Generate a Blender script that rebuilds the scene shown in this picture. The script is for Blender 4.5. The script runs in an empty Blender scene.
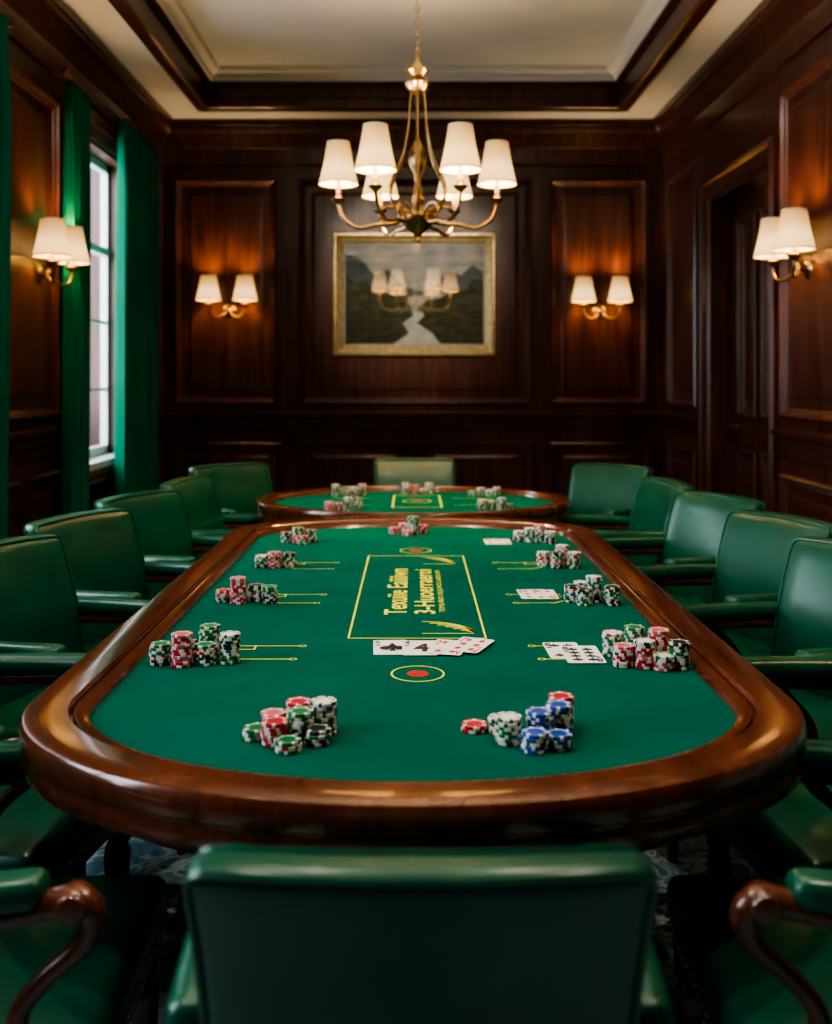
import bpy, bmesh, math, random
from mathutils import Vector, Matrix
random.seed(7)
scene = bpy.context.scene
COL = scene.collection
pi = math.pi

# ------------------------------------------------------------------ materials
def newmat(name):
    m = bpy.data.materials.new(name); m.use_nodes = True
    nt = m.node_tree
    return m, nt, nt.nodes["Principled BSDF"]

def ramp(nt, fac, stops):
    r = nt.nodes.new("ShaderNodeValToRGB")
    while len(r.color_ramp.elements) < len(stops): r.color_ramp.elements.new(0.5)
    for e, (p, c) in zip(r.color_ramp.elements, stops):
        e.position = p; e.color = (*c, 1)
    nt.links.new(fac, r.inputs[0]); return r.outputs[0]

def noise_mat(name, c1, c2, rough=0.5, scale=(5, 5, 5), nscale=1.0, detail=4, bump=0.0, bscale=100,
              metal=0.0, coat=0.0, spec=0.5, sheen=0.0, lo=0.3, hi=0.7, distortion=0.0, coatr=0.15):
    m, nt, b = newmat(name)
    tc = nt.nodes.new("ShaderNodeTexCoord"); mp = nt.nodes.new("ShaderNodeMapping")
    mp.inputs["Scale"].default_value = scale
    nt.links.new(tc.outputs["Object"], mp.inputs[0])
    n = nt.nodes.new("ShaderNodeTexNoise"); n.inputs["Scale"].default_value = nscale
    n.inputs["Detail"].default_value = detail; n.inputs["Distortion"].default_value = distortion
    nt.links.new(mp.outputs[0], n.inputs["Vector"])
    nt.links.new(ramp(nt, n.outputs["Fac"], [(lo, c1), (hi, c2)]), b.inputs["Base Color"])
    b.inputs["Roughness"].default_value = rough; b.inputs["Metallic"].default_value = metal
    b.inputs["Coat Weight"].default_value = coat; b.inputs["Coat Roughness"].default_value = coatr
    b.inputs["Specular IOR Level"].default_value = spec
    if sheen: b.inputs["Sheen Weight"].default_value = sheen
    if bump:
        n2 = nt.nodes.new("ShaderNodeTexNoise"); n2.inputs["Scale"].default_value = bscale
        nt.links.new(tc.outputs["Object"], n2.inputs["Vector"])
        bp = nt.nodes.new("ShaderNodeBump"); bp.inputs["Strength"].default_value = bump
        bp.inputs["Distance"].default_value = 0.002
        nt.links.new(n2.outputs["Fac"], bp.inputs["Height"]); nt.links.new(bp.outputs[0], b.inputs["Normal"])
    return m

def emit_mat(name, col, strength, base=(0.8, 0.75, 0.65)):
    m, nt, b = newmat(name)
    b.inputs["Base Color"].default_value = (*base, 1)
    b.inputs["Emission Color"].default_value = (*col, 1)
    b.inputs["Emission Strength"].default_value = strength
    b.inputs["Roughness"].default_value = 0.8
    return m
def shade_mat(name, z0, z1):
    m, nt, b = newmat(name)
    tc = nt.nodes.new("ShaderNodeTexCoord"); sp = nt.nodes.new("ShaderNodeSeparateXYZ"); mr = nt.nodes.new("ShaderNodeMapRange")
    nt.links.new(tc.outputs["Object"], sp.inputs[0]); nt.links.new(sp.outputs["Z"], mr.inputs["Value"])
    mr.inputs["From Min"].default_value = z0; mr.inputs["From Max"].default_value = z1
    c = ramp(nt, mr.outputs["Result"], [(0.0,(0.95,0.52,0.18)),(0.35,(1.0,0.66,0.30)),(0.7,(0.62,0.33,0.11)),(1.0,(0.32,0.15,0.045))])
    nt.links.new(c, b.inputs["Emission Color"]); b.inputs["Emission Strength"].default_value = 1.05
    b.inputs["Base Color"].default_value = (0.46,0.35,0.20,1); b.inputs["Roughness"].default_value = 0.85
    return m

M_wall = noise_mat("mahogany_panelling", (0.034, 0.0108, 0.0078), (0.105, 0.036, 0.024), 0.30, (16, 16, 0.9), 1.6, 8, coat=0.25, distortion=0.8)
M_rail = noise_mat("polished_walnut_rail", (0.072, 0.021, 0.011), (0.148, 0.044, 0.021), 0.20, (14, 2.2, 8), 2, 6, coat=0.6, distortion=0.5, coatr=0.08)
M_cwood = noise_mat("chair_wood", (0.08, 0.024, 0.013), (0.16, 0.05, 0.025), 0.25, (6, 6, 3), 3, 5, coat=0.4)
M_felt = noise_mat("green_felt", (0.003, 0.100, 0.066), (0.004, 0.118, 0.078), 0.95, (3, 3, 3), 1.5, 8, bump=0.4, bscale=900, spec=0.05)
M_leather = noise_mat("green_leather", (0.001, 0.066, 0.036), (0.002, 0.094, 0.052), 0.36, (4, 4, 4), 2, 5, bump=0.25, bscale=260, coat=0.35, spec=0.33, coatr=0.2)
M_curtain = noise_mat("green_velvet", (0.002, 0.105, 0.056), (0.003, 0.155, 0.085), 0.8, (8, 8, 1), 1.5, 4, spec=0.15)
M_brass = noise_mat("aged_brass", (0.34, 0.235, 0.12), (0.46, 0.32, 0.17), 0.28, (9, 9, 9), 2, 3, metal=1)
M_nail = noise_mat("brass_nail", (0.50, 0.33, 0.12), (0.62, 0.42, 0.18), 0.3, (9, 9, 9), 2, 2, metal=1)
M_gold = noise_mat("gilt_frame", (0.40, 0.31, 0.17), (0.60, 0.47, 0.27), 0.4, (12, 12, 12), 2, 3, metal=0.75)
M_white = noise_mat("white_plaster", (0.66, 0.63, 0.57), (0.72, 0.69, 0.62), 0.85, (2, 2, 2), 1, 3)
M_ceil2 = noise_mat("tray_plaster", (0.58, 0.58, 0.56), (0.64, 0.64, 0.61), 0.9, (2, 2, 2), 1, 3)
M_sash = noise_mat("window_paint", (0.55, 0.55, 0.53), (0.62, 0.62, 0.60), 0.5, (3, 3, 3), 1, 2)
M_yel = noise_mat("felt_print_yellow", (0.75, 0.68, 0.05), (0.82, 0.76, 0.08), 0.8, (20, 20, 20), 2, 3)
M_redp = noise_mat("felt_print_red", (0.40, 0.02, 0.02), (0.5, 0.03, 0.02), 0.8, (20, 20, 20), 2, 3)
M_card = noise_mat("card_white", (0.78, 0.78, 0.76), (0.82, 0.82, 0.80), 0.4, (5, 5, 5), 1, 2)
M_black = noise_mat("ink_black", (0.01, 0.01, 0.012), (0.015, 0.015, 0.02), 0.5, (5, 5, 5), 1, 2)
M_red = noise_mat("ink_red", (0.6, 0.02, 0.02), (0.65, 0.03, 0.02), 0.5, (5, 5, 5), 1, 2)
M_candle = noise_mat("candle_cream", (0.7, 0.6, 0.42), (0.75, 0.66, 0.48), 0.5, (5, 5, 5), 1, 2)
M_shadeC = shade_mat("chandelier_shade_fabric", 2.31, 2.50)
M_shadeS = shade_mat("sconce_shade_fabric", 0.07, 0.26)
M_bulb = emit_mat("lamp_bulb", (1.0, 0.75, 0.42), 14)
CH = {
 'r': noise_mat("chip_red", (0.42, 0.015, 0.035), (0.52, 0.02, 0.05), 0.4, (9, 9, 9), 1, 2),
 'g': noise_mat("chip_green", (0.005, 0.14, 0.05), (0.01, 0.19, 0.07), 0.4, (9, 9, 9), 1, 2),
 'k': noise_mat("chip_black", (0.012, 0.022, 0.022), (0.02, 0.034, 0.03), 0.4, (9, 9, 9), 1, 2),
 'b': noise_mat("chip_blue", (0.01, 0.06, 0.28), (0.02, 0.08, 0.36), 0.4, (9, 9, 9), 1, 2),
 'p': noise_mat("chip_pink", (0.48, 0.09, 0.13), (0.56, 0.12, 0.16), 0.4, (9, 9, 9), 1, 2),
 'w': noise_mat("chip_white", (0.62, 0.62, 0.54), (0.7, 0.7, 0.62), 0.4, (9, 9, 9), 1, 2)}
CHL = ['r', 'g', 'k', 'b', 'w', 'p']

# patterned carpet
M_carpet, nt, b = newmat("patterned_carpet")
tc = nt.nodes.new("ShaderNodeTexCoord")
n = nt.nodes.new("ShaderNodeTexNoise"); n.inputs["Scale"].default_value = 7; n.inputs["Detail"].default_value = 5; n.inputs["Distortion"].default_value = 2
nt.links.new(tc.outputs["Object"], n.inputs["Vector"])
c = ramp(nt, n.outputs["Fac"], [(0.3, (0.12, 0.23, 0.28)), (0.46, (0.22, 0.38, 0.44)), (0.52, (0.62, 0.68, 0.67)), (0.60, (0.15, 0.31, 0.34))])
nt.links.new(c, b.inputs["Base Color"]); b.inputs["Roughness"].default_value = 0.95; b.inputs["Specular IOR Level"].default_value = 0.1

# picture glass
M_glass = bpy.data.materials.new("picture_glass"); M_glass.use_nodes = True
nt = M_glass.node_tree; nt.nodes.clear()
o = nt.nodes.new("ShaderNodeOutputMaterial"); mx = nt.nodes.new("ShaderNodeMixShader")
t = nt.nodes.new("ShaderNodeBsdfTransparent"); g = nt.nodes.new("ShaderNodeBsdfGlossy"); g.inputs["Roughness"].default_value = 0.01
mx.inputs[0].default_value = 0.42
nt.links.new(t.outputs[0], mx.inputs[1]); nt.links.new(g.outputs[0], mx.inputs[2]); nt.links.new(mx.outputs[0], o.inputs[0])

# ------------------------------------------------------------------ mesh builder
def cat(pts, n):
    pts = [Vector(p) for p in pts]; out = []
    P = [pts[0] * 2 - pts[1]] + pts + [pts[-1] * 2 - pts[-2]]
    for i in range(1, len(P) - 2):
        for k in range(n):
            t = k / n
            a, b_, c_, d = P[i-1], P[i], P[i+1], P[i+2]
            out.append(0.5 * ((2*b_) + (c_-a)*t + (2*a-5*b_+4*c_-d)*t*t + (3*b_-a-3*c_+d)*t**3))
    out.append(pts[-1]); return out

class MB:
    def __init__(s): s.v = []; s.f = []; s.m = []
    def add(s, vs, fs, mi=0, M=None):
        k = len(s.v)
        for p in vs:
            p = Vector(p)
            s.v.append(M @ p if M is not None else p)
        for f in fs: s.f.append([i + k for i in f]); s.m.append(mi)
    def box(s, x0, x1, y0, y1, z0, z1, mi=0, M=None):
        vs = [(x, y, z) for x in (x0, x1) for y in (y0, y1) for z in (z0, z1)]
        s.add(vs, [(0,1,3,2),(4,6,7,5),(0,4,5,1),(2,3,7,6),(0,2,6,4),(1,5,7,3)], mi, M)
    def rbox(s, c, h, r, mi=0, k=2, fn=None, M=None):
        def ax(hh):
            e = [0, .268*r, .577*r, r]
            L = [-hh + q for q in e]; inner = [(-hh + r) + (2*(hh-r))*i/k for i in range(1, k)]
            return L + inner + [-q for q in reversed(L)]
        A = [ax(q) for q in h]; c = Vector(c)
        for a in range(3):
            u, w = (a+1) % 3, (a+2) % 3
            for sg in (-1, 1):
                vs = []; nu, nw = len(A[u]), len(A[w])
                for i in range(nu):
                    for j in range(nw):
                        p = [0, 0, 0]; p[a] = sg*h[a]; p[u] = A[u][i]; p[w] = A[w][j]
                        q = Vector([max(-(h[t]-r), min(h[t]-r, p[t])) for t in range(3)])
                        d = Vector(p) - q; P = q + d.normalized()*r
                        if fn: P = Vector(fn(P.x, P.y, P.z))
                        vs.append(P + c)
                fs = [(i*nw+j, (i+1)*nw+j, (i+1)*nw+j+1, i*nw+j+1) for i in range(nu-1) for j in range(nw-1)]
                if sg < 0: fs = [tuple(reversed(f)) for f in fs]
                s.add(vs, fs, mi, M)
    def loft(s, rings, mi=0, caps=False, M=None, closed=True):
        n = len(rings[0]); vs = [p for r in rings for p in r]; fs = []
        for i in range(len(rings)-1):
            for j in range(n if closed else n-1):
                k = (j+1) % n
                fs.append((i*n+j, i*n+k, (i+1)*n+k, (i+1)*n+j))
        if caps: fs.append(tuple(range(n))[::-1]); fs.append(tuple((len(rings)-1)*n + j for j in range(n)))
        s.add(vs, fs, mi, M)
    def lathe(s, prof, c=(0,0,0), mi=0, seg=20, M=None, caps=True):
        rings = [[(c[0]+max(r,1e-4)*math.cos(2*pi*j/seg), c[1]+max(r,1e-4)*math.sin(2*pi*j/seg), c[2]+z) for j in range(seg)] for r, z in prof]
        s.loft(rings, mi, caps, M)
    def tube(s, pts, rad, mi=0, seg=8, smooth=5, M=None):
        P = cat(pts, smooth) if smooth else [Vector(p) for p in pts]
        n = len(P); rings = []
        if not isinstance(rad, (list, tuple)): rad = [rad, rad]
        up = None
        for i, p in enumerate(P):
            t = (P[min(i+1, n-1)] - P[max(i-1, 0)]).normalized()
            if up is None:
                up = Vector((0,0,1)) if abs(t.z) < 0.9 else Vector((1,0,0))
            x = (up - t*up.dot(t)).normalized(); y = t.cross(x); up = x
            q = i/(n-1)*(len(rad)-1); a = int(min(q, len(rad)-2)); r = rad[a]*(1-(q-a)) + rad[a+1]*(q-a)
            rings.append([p + x*r*math.cos(2*pi*j/seg) + y*r*math.sin(2*pi*j/seg) for j in range(seg)])
        s.loft(rings, mi, True, M)
    def rect(s, O, U, V, N, u0, u1, v0, v1, prof, mi=0, fill=False):
        O, U, V, N = map(Vector, (O, U, V, N)); rings = []
        for a, b_ in prof:
            rings.append([O + U*uu + V*vv + N*b_ for uu, vv in ((u0+a, v0+a), (u1-a, v0+a), (u1-a, v1-a), (u0+a, v1-a))])
        s.loft(rings, mi)
        if fill: s.add(rings[-1], [(0,1,2,3)], mi)
    def obj(s, name, mats, smooth=35, parent=None, M=None):
        me = bpy.data.meshes.new(name); me.from_pydata([tuple(p) for p in s.v], [], s.f)
        for m in mats: me.materials.append(m)
        for p, mi in zip(me.polygons, s.m): p.material_index = mi
        bm = bmesh.new(); bm.from_mesh(me)
        bmesh.ops.remove_doubles(bm, verts=bm.verts, dist=1e-5)
        bmesh.ops.recalc_face_normals(bm, faces=bm.faces)
        bm.to_mesh(me); bm.free()
        if smooth:
            for p in me.polygons: p.use_smooth = True
            me.set_sharp_from_angle(angle=math.radians(smooth))
        ob = bpy.data.objects.new(name, me); COL.objects.link(ob)
        if M is not None: ob.matrix_world = M
        if parent: ob.parent = parent
        return ob

def empty(name, loc=(0,0,0)):
    e = bpy.data.objects.new(name, None); e.location = loc; e.empty_display_size = 0.1; COL.objects.link(e); return e
def point(name, loc, power, parent=None, r=0.03, col=(1.0, 0.69, 0.38)):
    l = bpy.data.lights.new(name, 'POINT'); l.energy = power; l.color = col; l.shadow_soft_size = r
    ob = bpy.data.objects.new(name, l); ob.location = loc; COL.objects.link(ob)
    if parent: ob.parent = parent
    return ob
def area(name, loc, rot, sx, sy, power, col, shape='RECTANGLE', spread=None):
    l = bpy.data.lights.new(name, 'AREA'); l.shape = shape; l.size = sx; l.size_y = sy; l.energy = power; l.color = col
    if spread: l.spread = spread
    ob = bpy.data.objects.new(name, l); ob.location = loc; ob.rotation_euler = rot; COL.objects.link(ob); return ob

# ------------------------------------------------------------------ room shell
W = 1.93; YB = 7.7; YF = -1.7; H = 3.36; T = 0.25
mb = MB(); mb.box(-W-T, W+T, YF-T, YB+T, -0.1, 0); mb.obj("floor", [M_carpet], 0)
mb = MB(); mb.box(-W-T, W+T, YB, YB+T, 0, 3.8); mb.obj("wall_back", [M_wall], 0)
mb = MB(); mb.box(-W-T, W+T, YF-T, YF, 0, 3.8); mb.obj("wall_front", [M_wall], 0)
WINS = [(0.7, 1.8), (3.0, 4.1), (5.6, 6.7)]; WZ0, WZ1 = 0.88, 2.82
mb = MB(); y = YF
for a, b_ in WINS:
    mb.box(-W-T, -W, y, a, 0, 3.8); mb.box(-W-T, -W, a, b_, 0, WZ0); mb.box(-W-T, -W, a, b_, WZ1, 3.8); y = b_
mb.box(-W-T, -W, y, YB, 0, 3.8); mb.obj("wall_left", [M_wall], 0)
DY0, DY1, DZ = 5.4, 6.5, 2.55
mb = MB(); mb.box(W, W+T, YF, DY0, 0, 3.8); mb.box(W, W+T, DY1, YB, 0, 3.8); mb.box(W, W+T, DY0, DY1, DZ, 3.8)
mb.obj("wall_right", [M_wall], 0)

# ceiling with tray
TX, TY0, TY1, TZ = 1.50, -0.6, 7.24, 3.62
mb = MB()
mb.box(-W, -TX, YF, YB, H, TZ+0.1); mb.box(TX, W, YF, YB, H, TZ+0.1)
mb.box(-TX, TX, YF, TY0, H, TZ+0.1); mb.box(-TX, TX, TY1, YB, H, TZ+0.1)
mb.box(-TX, TX, TY0, TY1, TZ, TZ+0.1, 1)
mb.obj("ceiling", [M_white, M_ceil2], 0)
mb = MB()  # dark tray moulding: hangs below band and lines the step
mb.rect((0,0,H), (1,0,0), (0,1,0), (0,0,1), -TX-0.07, TX+0.07, TY0-0.07, TY1+0.07,
        [(0,0.0),(0,-0.02),(0.03,-0.03),(0.06,-0.03),(0.08,-0.025),(0.095,-0.015),(0.095,0.04),(0.085,0.06),(0.085,0.12),(0.11,0.15),(0.12,0.165),(0.07,0.165)], 0)
mb.obj("trim_1", [M_wall], 20)
mb = MB()
mb.rect((0,0,H), (1,0,0), (0,1,0), (0,0,1), -TX, TX, TY0, TY1,
        [(0,0.16),(0.06,0.165),(0.07,0.20),(0.11,0.225),(0.12,0.25),(0.12,0.262)], 0)
mb.obj("trim_2", [M_white], 20)
mb = MB()  # crown
mb.rect((0,0,H), (1,0,0), (0,1,0), (0,0,-1), -W, W, YF, YB,
        [(0,0.34),(0.018,0.335),(0.022,0.31),(0.022,0.21),(0.03,0.20),(0.035,0.18),(0.045,0.15),(0.06,0.10),(0.085,0.07),(0.09,0.05),(0.105,0.045),(0.11,0.0)], 0)
mb.obj("trim_3", [M_wall], 20)

# wall panelling helpers
PAN = [(0,0),(0,0.022),(0.012,0.034),(0.022,0.030),(0.032,0.014),(0.045,0.008),(0.05,0.0)]
RAISE = [(0.10,0.001),(0.125,0.012),(0.13,0.012)]
def walls(side):
    if side == 'back': return (0,YB,0),(1,0,0),(0,0,1),(0,-1,0)
    if side == 'front': return (0,YF,0),(1,0,0),(0,0,1),(0,1,0)
    if side == 'left': return (-W,0,0),(0,1,0),(0,0,1),(1,0,0)
    return (W,0,0),(0,1,0),(0,0,1),(-1,0,0)
def panel(mb, side, u0, u1, z0, z1, big=True):
    O,U,V,N = walls(side)
    mb.rect(O,U,V,N,u0,u1,z0,z1,PAN)
    if min(u1-u0, z1-z0) > 0.3: mb.rect(O,U,V,N,u0,u1,z0,z1,RAISE,0,True)
def strip(mb, side, u0, u1, prof):   # horizontal moulding, prof=(z,depth)
    O,U,V,N = map(Vector, walls(side))
    mb.loft([[O+U*u+V*z+N*d for z,d in prof] for u in (u0,u1)], 0, True)
RAILP = [(0.985,0),(0.99,0.014),(1.04,0.016),(1.045,0.03),(1.07,0.034),(1.075,0.022),(1.095,0.024),(1.10,0.045),(1.125,0.05),(1.13,0.02),(1.135,0)]
BASEP = [(0,0),(0,0.03),(0.14,0.03),(0.15,0.022),(0.18,0.018),(0.19,0)]
mb = MB()
for u0,u1 in ((-1.83,-1.05),(-0.88,0.91),(1.05,1.80)): panel(mb,'back',u0,u1,1.19,2.92)
for u0,u1 in ((-1.83,-1.0),(-0.88,-0.03),(0.06,0.92),(1.05,1.82)): panel(mb,'back',u0,u1,0.26,0.90)
strip(mb,'back',-W,W,RAILP)
mb.obj("trim_4", [M_wall], 30)
mb = MB(); strip(mb,'back',-W,W,BASEP); mb.obj("baseboard_back", [M_wall], 20)
mb = MB()
for u0,u1 in ((-1.8,-0.7),(-0.55,0.55),(0.7,1.8)):
    panel(mb,'front',u0,u1,1.19,2.88); panel(mb,'front',u0,u1,0.26,0.9)
strip(mb,'front',-W,W,RAILP); mb.obj("trim_5", [M_wall], 30)
mb = MB(); strip(mb,'front',-W,W,BASEP); mb.obj("baseboard_front", [M_wall], 20)
mb = MB()
for u0,u1 in ((-1.55,-0.45),(-0.35,0.5),(2.0,2.8),(4.62,5.40),(6.98,7.6)):
    panel(mb,'left',u0,u1,1.19,2.88)
for u0,u1 in ((-1.55,-0.45),(-0.35,0.5),(0.65,1.85),(2.0,2.8),(2.95,4.15),(4.3,4.85),(4.95,5.5),(5.62,6.7),(6.98,7.6)):
    panel(mb,'left',u0,u1,0.26,0.78 if (u0 in (0.65,2.95,5.62)) else 0.9)
yy = YF
for a,b_ in WINS: strip(mb,'left',yy,a-0.1,RAILP); yy = b_+0.1
strip(mb,'left',yy,YB,RAILP)
mb.obj("trim_6", [M_wall], 30)
mb = MB(); strip(mb,'left',YF,YB,BASEP); mb.obj("baseboard_left", [M_wall], 20)
mb = MB()
for u0,u1 in ((-1.55,-0.6),(-0.45,0.5),(0.65,1.6),(1.75,2.7),(2.85,3.95),(4.1,5.2),(6.75,7.5)):
    panel(mb,'right',u0,u1,1.19,2.88); panel(mb,'right',u0,u1,0.26,0.9)
strip(mb,'right',YF,DY0-0.13,RAILP); strip(mb,'right',DY1+0.13,YB,RAILP)
mb.obj("trim_7", [M_wall], 30)
mb = MB(); strip(mb,'right',YF,DY0-0.13,BASEP); strip(mb,'right',DY1+0.13,YB,BASEP); mb.obj("baseboard_right", [M_wall], 20)

# door
mb = MB()
CAS = [(0,0),(0,0.03),(0.03,0.045),(0.05,0.03),(0.10,0.025),(0.12,0.015),(0.13,0.0)]
O,U,V,N = walls('right')
mb.rect(O,U,V,N,DY0-0.13,DY1+0.13,-0.14,DZ+0.13,CAS)
mb.box(W-0.001,W+0.2,DY0-0.001,DY0+0.02,0,DZ); mb.box(W-0.001,W+0.2,DY1-0.02,DY1+0.001,0,DZ); mb.box(W-0.001,W+0.2,DY0,DY1,DZ-0.02,DZ+0.001)
mb.obj("trim_8", [M_wall], 25)
mb = MB(); DX = W+0.15
mb.box(DX,DX+0.045,DY0+0.021,DY1-0.021,0.005,DZ-0.021)
def dpan(a,b_,z0,z1):
    mb.rect((DX,0,0),U,V,N,a,b_,z0,z1,PAN); mb.rect((DX,0,0),U,V,N,a,b_,z0,z1,RAISE,0,True)
for a,b_ in ((DY0+0.13,DY0+0.52),(DY0+0.60,DY1-0.15)):
    dpan(a,b_,0.2,0.95); dpan(a,b_,1.15,DZ-0.15)
Mh = Matrix.Translation((DX, DY1-0.10, 1.08)) @ Matrix.Rotation(-pi/2,4,'Y')
mb.lathe([(0.028,0),(0.028,0.008),(0.014,0.012),(0.012,0.06)],(0,0,0),1,14,Mh)
mb.tube([(DX-0.055,DY1-0.09,1.08),(DX-0.06,DY1-0.15,1.083),(DX-0.055,DY1-0.23,1.075)],[0.015,0.013],1)
mb.box(DX-0.008,DX+0.001,DY1-0.135,DY1-0.065,0.96,1.18,1)
mb.obj("door_1", [M_wall, M_nail], 25)

# windows
M_case = noise_mat("window_casing_wood", (0.13,0.05,0.032), (0.20,0.08,0.055), 0.4, (10,10,2), 2, 4)
O,U,V,N = walls('left')
for i,(a,b_) in enumerate(WINS):
    mb = MB()
    mb.rect(O,U,V,N,a-0.1,b_+0.1,WZ0-0.1,WZ1+0.1,[(0,0),(0,0.025),(0.03,0.035),(0.09,0.02),(0.10,0.0)])
    X0 = -W-0.10
    mb.box(X0-0.06,-W+0.001,a,a+0.02,WZ0,WZ1); mb.box(X0-0.06,-W+0.001,b_-0.02,b_,WZ0,WZ1); mb.box(X0-0.06,-W+0.001,a,b_,WZ1-0.02,WZ1)
    mb.box(X0-0.06,-W+0.05,a-0.02,b_+0.02,WZ0-0.03,WZ0+0.012,1)
    for y0,y1 in ((a+0.02,(a+b_)/2),((a+b_)/2,b_-0.02)):
        mb.box(X0-0.045,X0,y0,y0+0.04,WZ0,WZ1-0.02,1); mb.box(X0-0.045,X0,y1-0.04,y1,WZ0,WZ1-0.02,1)
        mb.box(X0-0.045,X0,y0,y1,WZ0+0.012,WZ0+0.07,1); mb.box(X0-0.045,X0,y0,y1,WZ1-0.07,WZ1-0.02,1)
        mb.box(X0-0.05,X0+0.005,y0,y1,2.20,2.25,1)
        for z in (1.32,1.76): mb.box(X0-0.03,X0-0.01,y0,y1,z-0.01,z+0.01,1)
    mb.obj("window_%d" % (i+1), [M_case, M_sash], 0)

def curtain(y0, y1, seed, name="curtain", xb=-1.80, am=0.042):
    rnd = random.Random(seed); n = 70; nz = 14; rings = []
    ph = rnd.random()*6; w = (y1-y0); npl = max(4, int(w/0.11))
    for k in range(nz+1):
        z = 0.03 + (2.98-0.03)*k/nz; row = []
        for j in range(n+1):
            t = j/n
            amp = am*(0.75+0.25*math.sin(3*t+ph))*(1.0 if k < nz-1 else 0.7)
            a = 2*pi*npl*t + ph + 0.25*math.sin(z*1.3+t*4+ph)
            row.append((xb + amp*math.sin(a) + 0.008*math.sin(2.3*a+z), y0 + w*t + 0.012*math.cos(a) + 0.02*math.sin(z*1.1+ph)*(t-0.5), z))
        rings.append(row)
    mb = MB(); mb.loft(rings, 0, closed=False)
    ob = mb.obj(name, [M_curtain], 60)
    s = ob.modifiers.new("thick", 'SOLIDIFY'); s.thickness = 0.004
for i,(a,b_) in enumerate(((5.32,5.66),(6.12,7.0),(2.45,3.02),(4.02,4.40),(0.2,0.72),(1.78,2.25))):
    if i == 0: curtain(a,b_,i+3,xb=-1.845,am=0.035)
    else: curtain(a,b_,i+3)
for a,b_ in ((5.25,7.05),(2.4,4.5),(0.15,2.3)):
    mb = MB(); mb.tube([(-1.82,a,3.0),(-1.82,b_,3.0)],0.014,0,10,0)
    for e in (a,b_): mb.rbox((-1.82,e,3.0),(0.025,0.025,0.025),0.024,0,1)
    for e in (a+0.03,b_-0.03): mb.tube([(-1.82,e,3.0),(-W,e,3.0)],0.008,0,8,0)
    mb.obj("curtain_rod",[M_wall],40)

# ------------------------------------------------------------------ painting
pe = empty("framed_painting", (0.01, YB, 2.035))
def M_art(name,c1,c2,sc=(6,6,14)): return noise_mat(name,c1,c2,0.6,sc,2,6)
mb = MB()
mb.rect((0,-0.002,0),(1,0,0),(0,0,1),(0,-1,0),-0.625,0.625,-0.475,0.475,[(0,0),(0,0.035),(0.012,0.048),(0.025,0.05),(0.035,0.04),(0.055,0.03),(0.065,0.036),(0.075,0.03),(0.08,0.018)],0)
mb.obj("frame",[M_gold],25,pe)
mb = MB(); mb.box(-0.55,0.55,-0.014,-0.004,-0.40,0.40)
mb.obj("mat_board",[noise_mat("art_mount",(0.62,0.60,0.54),(0.68,0.66,0.6),0.8)],0,pe)
def poly(mb, pts, y, mi): mb.add([(x,y,z) for x,z in pts],[tuple(range(len(pts)))],mi)
a0,a1,c0,c1 = -0.53,0.53,-0.38,0.38
mb = MB()
poly(mb,[(a0,c0),(a1,c0),(a1,c1),(a0,c1)],-0.0150,0)
poly(mb,[(a0,0.0),(-0.05,-0.02),(0.1,0.0),(a1,0.02),(a1,0.17),(0.45,0.23),(0.36,0.15),(0.26,0.18),(0.15,0.06),(0.05,0.02),(-0.08,0.06),(-0.2,0.19),(-0.3,0.14),(-0.4,0.26),(a0,0.32)],-0.0155,1)
poly(mb,[(a0,c0),(0.0,c0),(-0.02,-0.1),(-0.06,-0.02),(-0.16,0.03),(-0.27,0.02),(-0.36,0.10),(-0.46,0.09),(a0,0.16)],-0.0160,2)
poly(mb,[(0.0,c0),(a1,c0),(a1,0.10),(0.46,0.12),(0.38,0.02),(0.3,0.05),(0.2,-0.03),(0.1,-0.04),(0.03,-0.1)],-0.0165,3)
poly(mb,[(-0.16,c0),(0.2,c0),(0.14,-0.30),(0.02,-0.22),(0.08,-0.16),(0.05,-0.13),(0.01,-0.13),(0.0,-0.16),(-0.09,-0.22),(-0.04,-0.30)],-0.0170,4)
poly(mb,[(a0,c0),(-0.16,c0),(-0.1,-0.31),(-0.24,-0.22),(-0.38,-0.18),(a0,-0.12)],-0.0175,5)
poly(mb,[(a1,c0),(0.2,c0),(0.16,-0.32),(0.27,-0.21),(0.4,-0.16),(a1,-0.1)],-0.0175,5)
mb.obj("canvas",[M_art("art_sky",(0.28,0.33,0.36),(0.70,0.64,0.54),(3,3,7)),M_art("art_hills",(0.09,0.125,0.14),(0.16,0.185,0.18)),
 M_art("art_woods",(0.02,0.04,0.015),(0.12,0.15,0.05)),M_art("art_woods2",(0.02,0.035,0.013),(0.12,0.125,0.045)),
 M_art("art_river",(0.55,0.55,0.50),(0.75,0.73,0.66)),M_art("art_bank",(0.02,0.028,0.012),(0.10,0.10,0.04))],0,pe)
mb = MB(); mb.add([(-0.55,-0.022,-0.40),(0.55,-0.022,-0.40),(0.55,-0.022,0.40),(-0.55,-0.022,0.40)],[(0,1,2,3)]); mb.obj("glass",[M_glass],0,pe)

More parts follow.
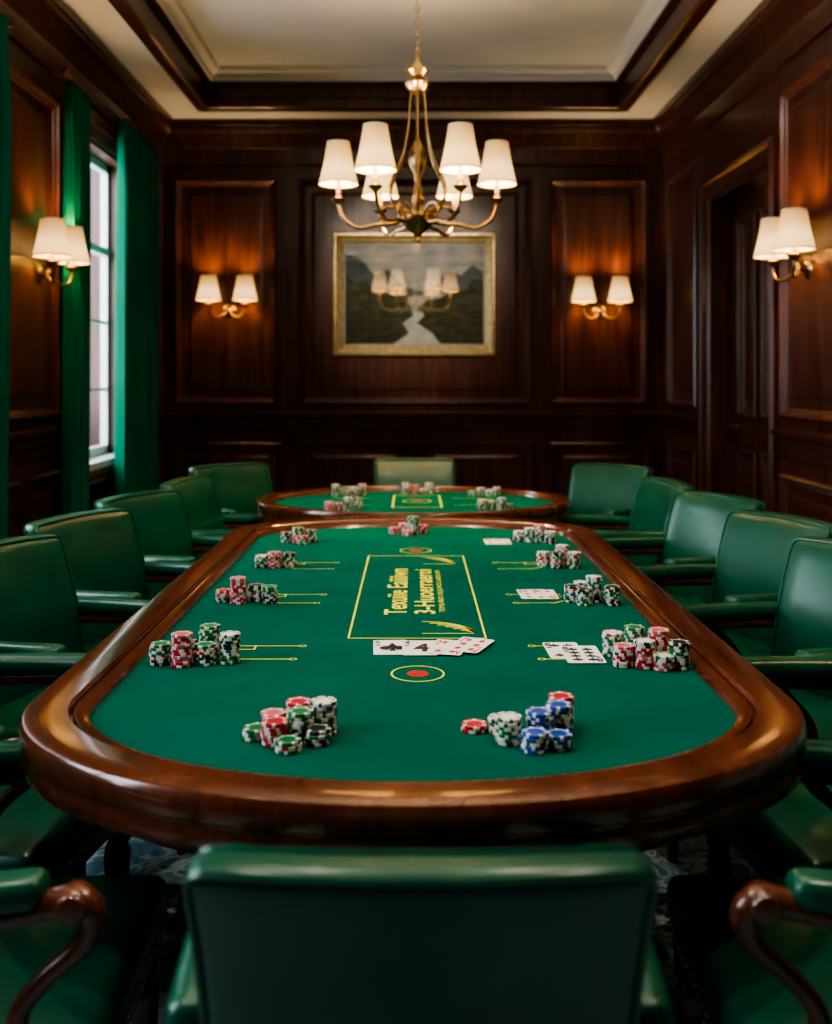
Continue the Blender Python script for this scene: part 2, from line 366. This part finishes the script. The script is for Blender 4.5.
# ------------------------------------------------------------------ lamps
def shade(mb, c, rb=0.095, rt=0.055, h=0.20, mi=1, mtrim=0):
    x,y,z = c
    mb.lathe([(rb,-h/2),(rb*0.5+rt*0.5-0.004,0),(rt,h/2)],c,mi,28,caps=False)
    mb.lathe([(rb-0.003,-h/2+0.001),(rt-0.003,h/2-0.001)],c,mi,28,caps=False)
    mb.lathe([(rb+0.001,-h/2-0.001),(rb+0.001,-h/2+0.006)],c,2,28,caps=False)
    mb.lathe([(rt+0.001,h/2-0.006),(rt+0.001,h/2+0.001)],c,2,28,caps=False)
def candle(mb, c, z0, z1):
    mb.lathe([(0.004,-0.03),(0.012,-0.02),(0.03,-0.004),(0.034,0.002),(0.02,0.006),(0.014,0.02),(0.014,0.026)],(c[0],c[1],z0),0,16)
    mb.lathe([(0.011,0.02),(0.011,z1-z0)],(c[0],c[1],z0),2,12)
    mb.lathe([(0.008,0),(0.016,0.02),(0.018,0.04),(0.01,0.065),(0.002,0.08)],(c[0],c[1],z1),3,12)

CX, CY = 0.022, 4.73
ch = empty("chandelier", (CX, CY, 0))
mb = MB()
mb.lathe([(0.005,2.035),(0.014,2.045),(0.009,2.06),(0.02,2.075),(0.05,2.10),(0.078,2.135),(0.082,2.155),(0.07,2.175),(0.035,2.19),(0.02,2.21),(0.028,2.235),(0.022,2.27),(0.014,2.32),(0.018,2.36),(0.034,2.39),(0.044,2.42),(0.042,2.46),(0.028,2.49),(0.014,2.52),(0.011,2.55),(0.011,2.68),(0.02,2.71),(0.014,2.73),(0.05,2.76),(0.062,2.785),(0.045,2.80),(0.03,2.82),(0.055,2.845),(0.05,2.86),(0.02,2.875),(0.008,2.90),(0.006,2.92)],(0,0,0),0,24)
RR = 0.375
for k in range(6):
    a = k*pi/3; ca, sa = math.cos(a), math.sin(a)
    R = lambda r,z: (r*ca, r*sa, z)
    mb.tube([R(0.05,2.16),R(0.11,2.125),R(0.19,2.12),R(0.28,2.105),R(0.35,2.15),R(RR,2.22)],[0.011,0.009,0.008,0.009],0,8,5)
    mb.tube([R(0.05,2.15),R(0.10,2.20),R(0.16,2.20),R(0.18,2.16),R(0.145,2.14)],[0.007,0.005],0,6,5)
    candle(mb, R(RR,0), 2.24, 2.35)
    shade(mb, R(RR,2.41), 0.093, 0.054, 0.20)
for k in range(6):
    a = k*pi/3+pi/6; ca, sa = math.cos(a), math.sin(a)
    R = lambda r,z: (r*ca, r*sa, z)
    mb.tube([R(0.025,2.80),R(0.04,2.70),R(0.05,2.58),R(0.08,2.44),R(0.135,2.33),R(0.15,2.26),R(0.115,2.20),R(0.05,2.17)],[0.006,0.0055,0.0065],0,6,5)
for i in range(18):
    z = 2.93 + i*0.036
    if z > 3.56: break
    A = Matrix.Translation((0,0,z)) @ Matrix.Rotation((i%2)*pi/2,4,'Z')
    pts = [(0.010*math.cos(t*pi/5),0,0.023*math.sin(t*pi/5)) for t in range(11)]
    mb.tube(pts,0.003,0,6,0,A)
mb.lathe([(0.01,3.55),(0.04,3.57),(0.07,3.60),(0.075,3.62)],(0,0,0),0,20)
mb.obj("chandelier_body",[M_brass,M_shadeC,M_candle,M_bulb],40,ch)
for k in range(6):
    a = k*pi/3; point("bulb_%d"%(k+1),(RR*math.cos(a),RR*math.sin(a),2.45),27,ch,0.03)

def sconce(loc, rz):
    e = empty("wall_sconce", loc); e.rotation_euler = (0,0,rz)   # local +Y out of the wall
    mb = MB(); A = Matrix.Rotation(-pi/2,4,'X')
    mb.lathe([(0.062,0.0),(0.064,0.008),(0.05,0.014),(0.042,0.02),(0.02,0.026),(0.018,0.05),(0.026,0.06),(0.012,0.075),(0.003,0.085)],(0,0,0),0,22,A)
    for s in (-1,1):
        mb.tube([(0,0.05,0),(s*0.05,0.09,-0.045),(s*0.10,0.12,-0.05),(s*0.135,0.13,-0.01),(s*0.138,0.13,0.03)],[0.010,0.008,0.008],0,8,5)
        candle(mb,(s*0.138,0.13),0.045,0.12)
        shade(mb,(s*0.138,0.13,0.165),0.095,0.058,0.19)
    mb.obj("sconce_body",[M_brass,M_shadeS,M_candle,M_bulb],40,e)
    for s in (-1,1): point("bulb",(s*0.138,0.13,0.20),11,e,0.03)
sconce((-1.41,YB,1.91),pi); sconce((1.43,YB,1.90),pi)
sconce((-W,5.13,1.93),-pi/2); sconce((W,4.86,1.93),pi/2)
sconce((-W,2.4,1.92),-pi/2); sconce((W,2.3,1.93),pi/2)

# added fill lights with invented fixtures: downlights over the table, spots brightening the painting
def added_fixture(x,y):
    mb = MB(); mb.lathe([(0.075,-0.006),(0.07,-0.012),(0.055,-0.006),(0.05,0.0)],(x,y,TZ),0,20,caps=False)
    mb.lathe([(0.05,-0.002),(0.0,-0.003)],(x,y,TZ),1,20,caps=False)
    mb.obj("added_ceiling_fixture",[M_brass,M_bulb],40)
for x,y in ((-1.1,1.25),(1.1,1.25),(-0.6,2.6),(0.6,2.6)):
    added_fixture(x,y)
    area("table_fill_light",(x,y,TZ-0.03),(0,0,0),0.1,0.1,18 if y < 2 else 15,(1.0,0.87,0.70),'DISK')
for x,y in ((-1.0,3.9),(1.0,3.9)):  # added pair of spots, put in to brighten the painting and back wall
    added_fixture(x,y)
    l = bpy.data.lights.new("painting_fill_spot",'SPOT'); l.energy = 260; l.color = (1.0,0.87,0.70)
    l.spot_size = math.radians(24); l.spot_blend = 0.9; l.shadow_soft_size = 0.04
    ob = bpy.data.objects.new("painting_fill_spot",l); COL.objects.link(ob)
    ob.location = (x,y,TZ-0.04)
    ob.rotation_euler = (Vector((0,YB,2.0))-ob.location).to_track_quat('-Z','Y').to_euler()

# ------------------------------------------------------------------ poker tables
FZ = 0.765
def outline(a, yn, yf, bn, bf, n=72, sq=2.0):
    pts = []
    for i in range(n+1):
        t = pi + pi*i/n; pts.append((a*math.cos(t), yn + bn*math.sin(t)))
    for i in range(1,10): pts.append((a, yn+(yf-yn)*i/10))
    for i in range(n+1):
        t = pi*i/n; pts.append((a*math.cos(t), yf + bf*math.sin(t)))
    for i in range(1,10): pts.append((-a, yf-(yf-yn)*i/10))
    return pts
def table(name, inner, outer, legs):
    e = empty(name)
    R = lambda t,z: [((1-t)*p[0]+t*q[0], (1-t)*p[1]+t*q[1], z) for p,q in zip(inner,outer)]
    mb = MB()
    prof = [(-0.02,0.755),(0.0,0.768),(0.04,0.776),(0.16,0.781),(0.24,0.782),(0.26,0.775),(0.28,0.775),(0.30,0.786),(0.33,0.790),(0.6,0.7915),(0.9,0.791),(0.95,0.789),(0.985,0.782),(1.0,0.771),(1.0,0.758),(0.985,0.748),(0.955,0.744),(0.95,0.738),(0.965,0.73),(0.965,0.715),(0.94,0.704),(0.88,0.700),(0.3,0.698),(0.12,0.695),(0.08,0.66),(0.05,0.63),(-0.1,0.63)]
    mb.loft([R(t,z) for t,z in prof],0)
    mb.obj("wooden_rail",[M_rail],30,e)
    mb = MB(); r = R(-0.005,FZ); r2 = R(-0.005,0.735)
    mb.add(r,[tuple(range(len(r)))]); mb.loft([r,r2],0); mb.add(r2,[tuple(range(len(r2)))])
    mb.obj("felt_top",[M_felt],0,e)
    mb = MB()
    for x,y in legs:
        mb.lathe([(0.20,0.0),(0.20,0.03),(0.14,0.06),(0.07,0.10),(0.055,0.14),(0.09,0.22),(0.11,0.30),(0.08,0.38),(0.05,0.44),(0.045,0.56),(0.07,0.60),(0.14,0.66),(0.15,0.735)],(x,y,0),0,28)
        for k in range(4):
            a = k*pi/2+pi/4; ca,sa = math.cos(a),math.sin(a)
            mb.tube([(x+0.07*ca,y+0.07*sa,0.16),(x+0.2*ca,y+0.2*sa,0.13),(x+0.32*ca,y+0.32*sa,0.05),(x+0.38*ca,y+0.38*sa,0.025)],[0.045,0.03,0.024],0,10,5)
    mb.obj("pedestal",[M_cwood],40,e)
    return e
mt = table("poker_table", outline(0.608,1.925,3.95,0.375,0.29), outline(0.725,1.90,3.97,0.485,0.45), [(0,2.35),(0,3.6)])
rt = table("oval_poker_table", outline(0.70,5.04,5.06,0.51,0.50), outline(0.79,5.04,5.06,0.60,0.59), [(0,5.05)])

# felt print
ZP = FZ+0.0006
def ringline(mb, pts, w, mi=0, closed=False, z=ZP):
    P = [Vector((p[0],p[1],0)) for p in pts]; n = len(P)
    L, Rr = [], []
    for i in range(n):
        a = P[(i-1)%n] if (closed or i>0) else P[i]; c_ = P[(i+1)%n] if (closed or i<n-1) else P[i]
        d1 = (P[i]-a); d2 = (c_-P[i])
        d1 = d1.normalized() if d1.length>1e-9 else d2.normalized(); d2 = d2.normalized() if d2.length>1e-9 else d1
        t = (d1+d2).normalized(); nn = Vector((-t.y,t.x,0)); k = max(0.4, nn.dot(Vector((-d1.y,d1.x,0))))
        L.append(P[i]+nn*w/2/k+Vector((0,0,z))); Rr.append(P[i]-nn*w/2/k+Vector((0,0,z)))
    m_ = n if closed else n-1
    mb.add(L+Rr,[(i,(i+1)%n,n+(i+1)%n,n+i) for i in range(m_)],mi)
def circ(x,y,rx,ry=None,n=36): ry = ry or rx; return [(x+rx*math.cos(2*pi*i/n),y+ry*math.sin(2*pi*i/n)) for i in range(n)]
def disc(mb,x,y,r,mi,z,ry=None): mb.add([(p[0],p[1],z) for p in circ(x,y,r,ry)],[tuple(range(36))],mi)

mb = MB()
ringline(mb,[(-0.157,2.43),(0.177,2.43),(0.177,3.55),(-0.157,3.55)],0.005,0,True)
for y in (2.14,3.66):
    ringline(mb,circ(0.01,y,0.056),0.004,0,True); disc(mb,0.01,y,0.024,1,ZP)
def marks(x0, x1, ya, yb, s):
    ringline(mb,[(x0,ya),(x1-s*0.008,ya)],0.0045); ringline(mb,circ(x1,ya,0.008,n=16),0.003,0,True)
    ringline(mb,[(x0,yb+0.03),(x0+s*0.03,yb),(x1-s*0.018,yb)],0.0045); ringline(mb,circ(x1-s*0.01,yb,0.008,n=16),0.003,0,True)
    ringline(mb,[(x0,ya-0.03),(x0+s*0.05,ya-0.03),(x0+s*0.05,ya)],0.0045)
for ya in (2.36,2.92,3.42): 
    marks(-0.42,-0.26,ya,ya-0.11,1); marks(0.43,0.28,ya,ya-0.11,-1)
def fan(cx, cy, w, h, flip=1):    # plain stand-in mark: nested yellow arcs
    for k in range(6):
        f = 1-k*0.15
        ringline(mb,[(cx+w/2-(w*f)*(1-math.cos(pi/2*i/10)), cy-h/2+h*f*math.sin(pi/2*i/10)) for i in range(11)],0.006)
    ringline(mb,[(cx-w/2,cy-h/2),(cx+w/2,cy-h/2)],0.005)
fan(0.088,2.535,0.13,0.12); fan(0.088,3.46,0.11,0.13)
def text_into(mb, s, cx, cy, length, height, mi, along_y=True, offset=0.02, rot=None, z=ZP):
    cu = bpy.data.curves.new("txt",'FONT'); cu.body = s; cu.offset = offset; cu.resolution_u = 4
    ob = bpy.data.objects.new("txt",cu); COL.objects.link(ob)
    dg = bpy.context.evaluated_depsgraph_get(); dg.update()
    me = bpy.data.meshes.new_from_object(ob.evaluated_get(dg))
    vs = [v_.co.copy() for v_ in me.vertices]; fs = [tuple(p.vertices) for p in me.polygons]
    bpy.data.objects.remove(ob); bpy.data.meshes.remove(me); bpy.data.curves.remove(cu)
    x0=min(v_.x for v_ in vs); x1=max(v_.x for v_ in vs); y0=min(v_.y for v_ in vs); y1=max(v_.y for v_ in vs)
    out = []
    for v_ in vs:
        u = ((v_.x-x0)/(x1-x0)-0.5)*length; w = ((v_.y-y0)/(y1-y0)-0.5)*height
        if along_y: out.append((cx-w, cy+u, z))
        else:
            c_,s_ = math.cos(rot or 0), math.sin(rot or 0)
            out.append((cx+u*c_-w*s_, cy+u*s_+w*c_, z))
    mb.add(out,fs,mi)
text_into(mb,"Texuiie Eaiiiiwn",-0.047,2.99,0.64,0.062,0,offset=0.018)
text_into(mb,"3-Huoerraeroi",0.032,2.99,0.62,0.058,0,offset=0.018)
text_into(mb,"TEMLARO OUJUHOI LABOUMI",0.082,2.99,0.58,0.020,0,offset=0.0)
mb.obj("felt_print",[M_yel,M_redp],0,mt)
mb = MB()
ringline(mb,[(-0.1,4.87),(0.14,4.87),(0.14,5.36),(-0.1,5.36)],0.008,0,True)
ringline(mb,circ(0.02,5.12,0.07),0.006,0,True); disc(mb,0.02,5.12,0.03,1,ZP)
for s in (-1,1): ringline(mb,[(s*0.2,4.95),(s*0.42,5.0)],0.006); ringline(mb,[(s*0.2,5.25),(s*0.42,5.22)],0.006)
mb.obj("felt_print_oval",[M_yel,M_redp],0,rt)

# ------------------------------------------------------------------ cards
def spade(s=1.0):
    P = []
    for i in range(13):
        t = -pi*0.5 + i/12*pi*1.15; P.append((0.22+0.24*math.cos(t-0.2), -0.12+0.26*math.sin(t-0.2)))
    right = [(0.05,-0.18)] + P + [(0.0,0.55)]
    left = [(-x,y) for x,y in reversed(right[:-1])]
    pts = right + left + [(-0.14,-0.5),(0.14,-0.5)]
    return [(x*s,y*s) for x,y in pts]
def diamond(s): return [(0,0.5*s),(0.34*s,0),(0,-0.5*s),(-0.34*s,0)]
def card(x,y,rot,z,rank,suit,layout,w=0.082,h=0.125,name="playing_card"):
    mb = MB(); c_,s_ = math.cos(rot),math.sin(rot)
    T_ = lambda u,v_: (x+u*c_-v_*s_, y+u*s_+v_*c_)
    r = 0.007; P = []
    for cx,cy,a0_ in ((w/2-r,h/2-r,0),(-w/2+r,h/2-r,pi/2),(-w/2+r,-h/2+r,pi),(w/2-r,-h/2+r,1.5*pi)):
        for i in range(5): a=a0_+i*pi/8; P.append(T_(cx+r*math.cos(a),cy+r*math.sin(a)))
    mb.loft([[(p[0],p[1],z) for p in P],[(p[0],p[1],z+0.0009) for p in P]],0,True)
    zz = z+0.0012; mi = 1 if suit=='s' else 2
    def pip(u,v_,s):
        pts = spade(s) if suit=='s' else diamond(s)
        if suit=='s':
            q = [(*T_(u+a,v_+b_),zz) for a,b_ in pts]; cc=(*T_(u,v_-0.1*s),zz)
            mb.add([cc]+q,[(0,i+1,(i+1)%len(q)+1) for i in range(len(q))],mi)
        else: mb.add([(*T_(u+a,v_+b_),zz) for a,b_ in pts],[(0,1,2,3)],mi)
    if layout == 1: pip(0.004,0.0,0.066)
    elif layout == 0: text_into(mb,rank,*T_(0.004,0),0.036,0.070,mi,False,0.04,rot,zz)
    else:
        rows = {4:[(-1,-1),(1,-1),(-1,1),(1,1)],8:[(-1,-1),(1,-1),(-1,1),(1,1),(-1,-.33),(1,-.33),(-1,.33),(1,.33)],6:[(-1,-1),(1,-1),(-1,0),(1,0),(-1,1),(1,1)]}[layout]
        for a,b_ in rows: pip(a*w*0.2,b_*h*0.3,0.026)
    for sgn in (1,-1):
        px,py = T_(-sgn*w*0.37, sgn*h*0.35)
        text_into(mb,rank,px,py,0.014,0.028,mi,False,0.03,rot+(0 if sgn>0 else pi),zz)
        pip(-sgn*w*0.37, sgn*h*0.35-sgn*0.025, 0.014)
    return mb.obj(name,[M_card,M_black,M_red],0)
zc = FZ+0.001
card(-0.052,2.345,0.04,zc,"A",'s',1); card(0.016,2.335,0.0,zc+0.0015,"4",'s',0)
card(0.083,2.335,-0.25,zc+0.003,"A",'d',4); card(0.134,2.35,-0.42,zc+0.0045,"7",'d',6)
card(0.350,2.32,0.03,zc,"8",'s',4,0.082,0.135); card(0.386,2.28,0.0,zc+0.0015,"8",'s',8,0.086,0.14)
card(0.35,2.92,0.03,zc,"6",'d',6); card(0.382,2.91,0.0,zc+0.0015,"4",'d',4,0.07)
card(0.31,3.85,0.02,zc,"6",'d',6,0.07); card(0.345,3.84,0.0,zc+0.0015,"4",'d',4,0.06)

# ------------------------------------------------------------------ chips
CT = 0.0065; CR = 0.0232
def chip(mb, x, y, z, col, rot):
    seg = 24; ci = CHL.index(col); wi = 4 if col != 'w' else random.choice((1,2,0,3))
    b0 = CT*0.12
    def ring(r,zz): return [(x+r*math.cos(rot+2*pi*j/seg), y+r*math.sin(rot+2*pi*j/seg), zz) for j in range(seg)]
    rs = [ring(CR-b0,z),ring(CR,z+b0),ring(CR,z+CT-b0),ring(CR-b0,z+CT),ring(CR*0.72,z+CT),ring(CR*0.66,z+CT-0.0004),ring(CR*0.6,z+CT-0.0004)]
    for i in range(6):
        for j in range(seg):
            k = (j+1)%seg
            st = (j % 4) == 0 or (j % 8) == 1
            if i == 3: st = (j % 4) == 0
            if i == 4: mi = wi
            elif i == 5: mi = ci
            else: mi = wi if st else ci
            mb.add([rs[i][j],rs[i][k],rs[i+1][k],rs[i+1][j]],[(0,1,2,3)],mi)
    mb.add(rs[6],[tuple(range(seg))],ci)
def pile(stacks):
    mb = MB()
    for x,y,n,cols in stacks:
        for i in range(n):
            c_ = cols[min(len(cols)-1, int(i*len(cols)/n))]
            chip(mb,x+random.uniform(-.0015,.0015),y+random.uniform(-.0015,.0015),FZ+0.0005+i*CT,c_,random.random()*6)
    mb.obj("poker_chip_stack",[CH[c_] for c_ in CHL],35)
pile([(-0.276,1.76,3,"gwg"),(-0.250,1.80,5,"wgp"),(-0.240,1.735,6,"rprr"),(-0.205,1.80,8,"wgrr"),(-0.212,1.70,3,"gwg"),(-0.165,1.735,4,"kgk"),(-0.158,1.785,9,"kgww"),(-0.197,1.748,8,"gkwg")])
pile([(0.110,1.795,2,"r"),(0.158,1.79,4,"wgw"),(0.166,1.738,7,"wgww"),(0.207,1.70,5,"bwbb"),(0.222,1.748,8,"wbbb"),(0.256,1.765,9,"bkwb"),(0.268,1.812,9,"bwrr"),(0.248,1.712,4,"bb")])
pile([(-0.560,2.215,7,"kwgg"),(-0.507,2.20,11,"rprprp"),(-0.462,2.27,11,"gwgg"),(-0.458,2.212,7,"gkwg"),(-0.408,2.225,10,"gwkw"),(-0.51,2.262,6,"rk")])
pile([(0.456,2.285,8,"gwgw"),(0.462,2.200,7,"wrwp"),(0.500,2.26,11,"kwgg"),(0.507,2.19,9,"rprw"),(0.548,2.235,11,"rprp"),(0.580,2.180,9,"kwgk"),(0.545,2.172,5,"pw")])
pile([(-0.535,2.83,5,"gpr"),(-0.490,2.81,11,"rprrp"),(-0.446,2.84,7,"kwgk"),(-0.404,2.82,7,"kwg")])
pile([(0.450,2.83,7,"kgwk"),(0.478,2.79,7,"gwk"),(0.512,2.83,11,"kwgw"),(0.556,2.79,8,"kwgk"),(0.485,2.88,7,"rgw")])
pile([(-0.505,3.34,6,"kgw"),(-0.462,3.33,8,"rprp"),(-0.415,3.35,7,"wgk"),(-0.44,3.39,5,"gg")])
pile([(0.440,3.37,7,"wrw"),(0.480,3.33,8,"kpgk"),(0.505,3.39,10,"rww"),(0.535,3.33,8,"gw")])
pile([(-0.485,3.85,6,"gk"),(-0.44,3.83,9,"rpgg"),(-0.395,3.86,7,"kwgk"),(-0.42,3.80,5,"gr")])
pile([(0.410,3.87,6,"kw"),(0.45,3.86,8,"wkgw"),(0.49,3.85,10,"gkwp"),(0.525,3.82,7,"kw")])
pile([(-0.075,4.05,4,"pr"),(-0.035,4.07,6,"rp"),(0.0,4.04,11,"gwgg"),(0.04,4.07,5,"r"),(-0.02,4.01,3,"p")])
for x,y in ((-0.35,5.36),(-0.34,4.78),(0.02,5.45),(0.38,5.38),(0.39,4.80)):
    cs = ["kw","gwg","gkw","rp","gw"]
    pile([(x-0.06+0.045*i+random.uniform(-.004,.004),y+random.uniform(-.03,.03)+(0.025 if i%2 else -0.025),random.randint(4,10),random.choice(cs)) for i in range(4)])

# ------------------------------------------------------------------ chairs
def chair_mesh():
    mb = MB()
    def seatfn(x,y,z):
        if z > 0: z += 0.018*max(0,1-(x/0.25)**2)*max(0,1-(y/0.25)**2)
        return (x*(1+0.06*(y/0.25)), y, z)
    mb.rbox((0,-0.005,0.435),(0.245,0.245,0.045),0.032,0,8,seatfn)
    mb.rbox((0,-0.005,0.372),(0.235,0.233,0.024),0.008,1,2,lambda x,y,z:(x*(1+0.06*(y/0.25)),y,z))
    BZ = 0.690
    def backfn(x,y,z):
        q = z/0.225
        w = 1.0 + 0.035*q
        X = x*w
        if y > 0: y += 0.014*max(0,1-(x/0.235)**2)*max(0,1-q*q)
        else: y -= 0.006*max(0,1-(x/0.235)**2)
        z2 = z - 0.006*(x/0.235)**2*max(0,q)
        Y = y + 0.026*(x/0.235)**2 - 0.20*(z+0.225) - 0.03*max(0,q)**2
        return (X,Y,z2)
    mb.rbox((0,-0.195,BZ),(0.235,0.033,0.225),0.026,0,10,backfn)
    for sy in (0.033,-0.033):
        pts = []
        hx,hz,rr = 0.229,0.219,0.022
        for cx,cz,a0_ in ((hx-rr,hz-rr,0),(-hx+rr,hz-rr,pi/2),(-hx+rr,-hz+rr,pi),(hx-rr,-hz+rr,1.5*pi)):
            for i in range(4):
                a=a0_+i*pi/6; pts.append((cx+rr*math.cos(a),cz+rr*math.sin(a)))
        dense = []
        for i in range(len(pts)):
            a=pts[i]; c_=pts[(i+1)%len(pts)]; L=math.hypot(a[0]-c_[0],a[1]-c_[1]); k=max(1,int(L/0.04))
            for t in range(k): dense.append((a[0]+(c_[0]-a[0])*t/k, a[1]+(c_[1]-a[1])*t/k))
        dense.append(dense[0])
        P = [Vector(backfn(a,sy*0.82,c_))+Vector((0,-0.195,BZ)) for a,c_ in dense]
        mb.tube(P,0.0045,0,6,0)
    def nail(p):
        mb.rbox(p,(0.0045,0.0045,0.0045),0.0044,2,1)
    for s in (-1,1):
        for i in range(15):
            z = -0.19+0.37*i/14
            p = Vector(backfn(s*0.2345,-0.010,z))+Vector((0,-0.195,BZ)); nail(p)
        for i in range(18):
            y = -0.22+0.44*i/17
            nail((s*0.244*(1+0.06*y/0.25),y,0.402))
    for i in range(19): nail((-0.235+0.47*i/18,0.238,0.402))
    for s in (-1,1):
        def armfn(x,y,z):
            return (x+s*0.012*math.cos(y/0.19*1.4), y, z+0.008*(y/0.19))
        mb.rbox((s*0.250,-0.020,0.694),(0.031,0.200,0.025),0.023,0,6,armfn)
        mb.tube([(s*0.228,-0.235,0.645),(s*0.250,-0.17,0.652),(s*0.262,-0.03,0.660),(s*0.260,0.12,0.672),(s*0.257,0.185,0.684),(s*0.256,0.222,0.688),(s*0.255,0.242,0.664),(s*0.253,0.224,0.624),(s*0.250,0.170,0.575),(s*0.247,0.135,0.52),(s*0.245,0.145,0.45),(s*0.243,0.165,0.375)],
                [0.016,0.019,0.020,0.020,0.021,0.020,0.017,0.014,0.015,0.018,0.021],1,10,4)
        A = Matrix.Translation((s*0.256,0.216,0.684)) @ Matrix.Rotation(pi/2,4,'Y')
        mb.lathe([(0.008,-0.026),(0.019,-0.024),(0.024,-0.016),(0.024,0.016),(0.019,0.024),(0.008,0.026)],(0,0,0),1,16,A)
        mb.tube([(s*0.205,-0.21,0.36),(s*0.212,-0.222,0.50),(s*0.216,-0.236,0.62)],[0.022,0.02,0.018],1,8,4)
        mb.lathe([(0.012,0.0),(0.016,0.02),(0.013,0.035),(0.016,0.06),(0.022,0.20),(0.026,0.27),(0.018,0.285),(0.028,0.30),(0.028,0.355)],(s*0.222,0.200,0),1,14)
        mb.tube([(s*0.205,-0.205,0.37),(s*0.205,-0.215,0.2),(s*0.212,-0.27,0.0)],[0.024,0.020,0.015],1,8,4)
    return mb
cm = chair_mesh().obj("armchair",[M_leather,M_cwood,M_nail],45)
first = True
def chair(x,y,deg):   # deg: rotation of facing (+Y local)
    global first
    if first: ob = cm; first = False
    else:
        ob = bpy.data.objects.new("armchair",cm.data); COL.objects.link(ob)
    ob.location = (x,y,0); ob.rotation_euler = (0,0,math.radians(deg)); return ob
chair(0.007,1.315,0)
chair(-0.685,1.61,-88); chair(0.70,1.61,88)
chair(-0.93,2.20,-98); chair(0.95,2.17,98)
chair(-0.95,2.81,-112); chair(1.02,2.76,112)
chair(-0.915,3.42,-114); chair(1.03,3.38,114)
chair(-0.88,4.05,-114); chair(1.0,4.01,114)
chair(-0.80,4.72,-100); chair(0.91,4.68,97)
chair(-0.84,5.38,-138); chair(0.92,5.36,138)
chair(0.01,5.70,180)

# ------------------------------------------------------------------ daylight
w = bpy.data.worlds.new("World"); scene.world = w; w.use_nodes = True
bg = w.node_tree.nodes["Background"]; bg.inputs[0].default_value = (0.72,0.84,1.0,1); bg.inputs[1].default_value = 1.6
for i,(a,b_) in enumerate(WINS):
    area("daylight_%d"%(i+1),(-2.75,(a+b_)/2 - (0.3 if i==2 else 0),2.2),(0,-math.radians(80),0),2.2,1.5,75 if i<2 else 90,(0.84,0.92,1.0))

# ------------------------------------------------------------------ camera
cam = bpy.data.cameras.new("camera"); co = bpy.data.objects.new("camera",cam); COL.objects.link(co)
co.location = (0,0,1.4); co.rotation_euler = (pi/2,0,0)
cam.sensor_width = 36; cam.sensor_height = 36; cam.sensor_fit = 'AUTO'; cam.lens = 35.16
cam.shift_y = -135/1024; cam.shift_x = 3/1024
cam.dof.use_dof = True; cam.dof.focus_distance = 2.35; cam.dof.aperture_fstop = 2.6
cam.clip_start = 0.05
scene.camera = co
try:
    scene.view_settings.view_transform = 'AgX'; scene.view_settings.look = 'AgX - High Contrast'
    scene.view_settings.exposure = 0.4
except Exception as ex: print(ex)
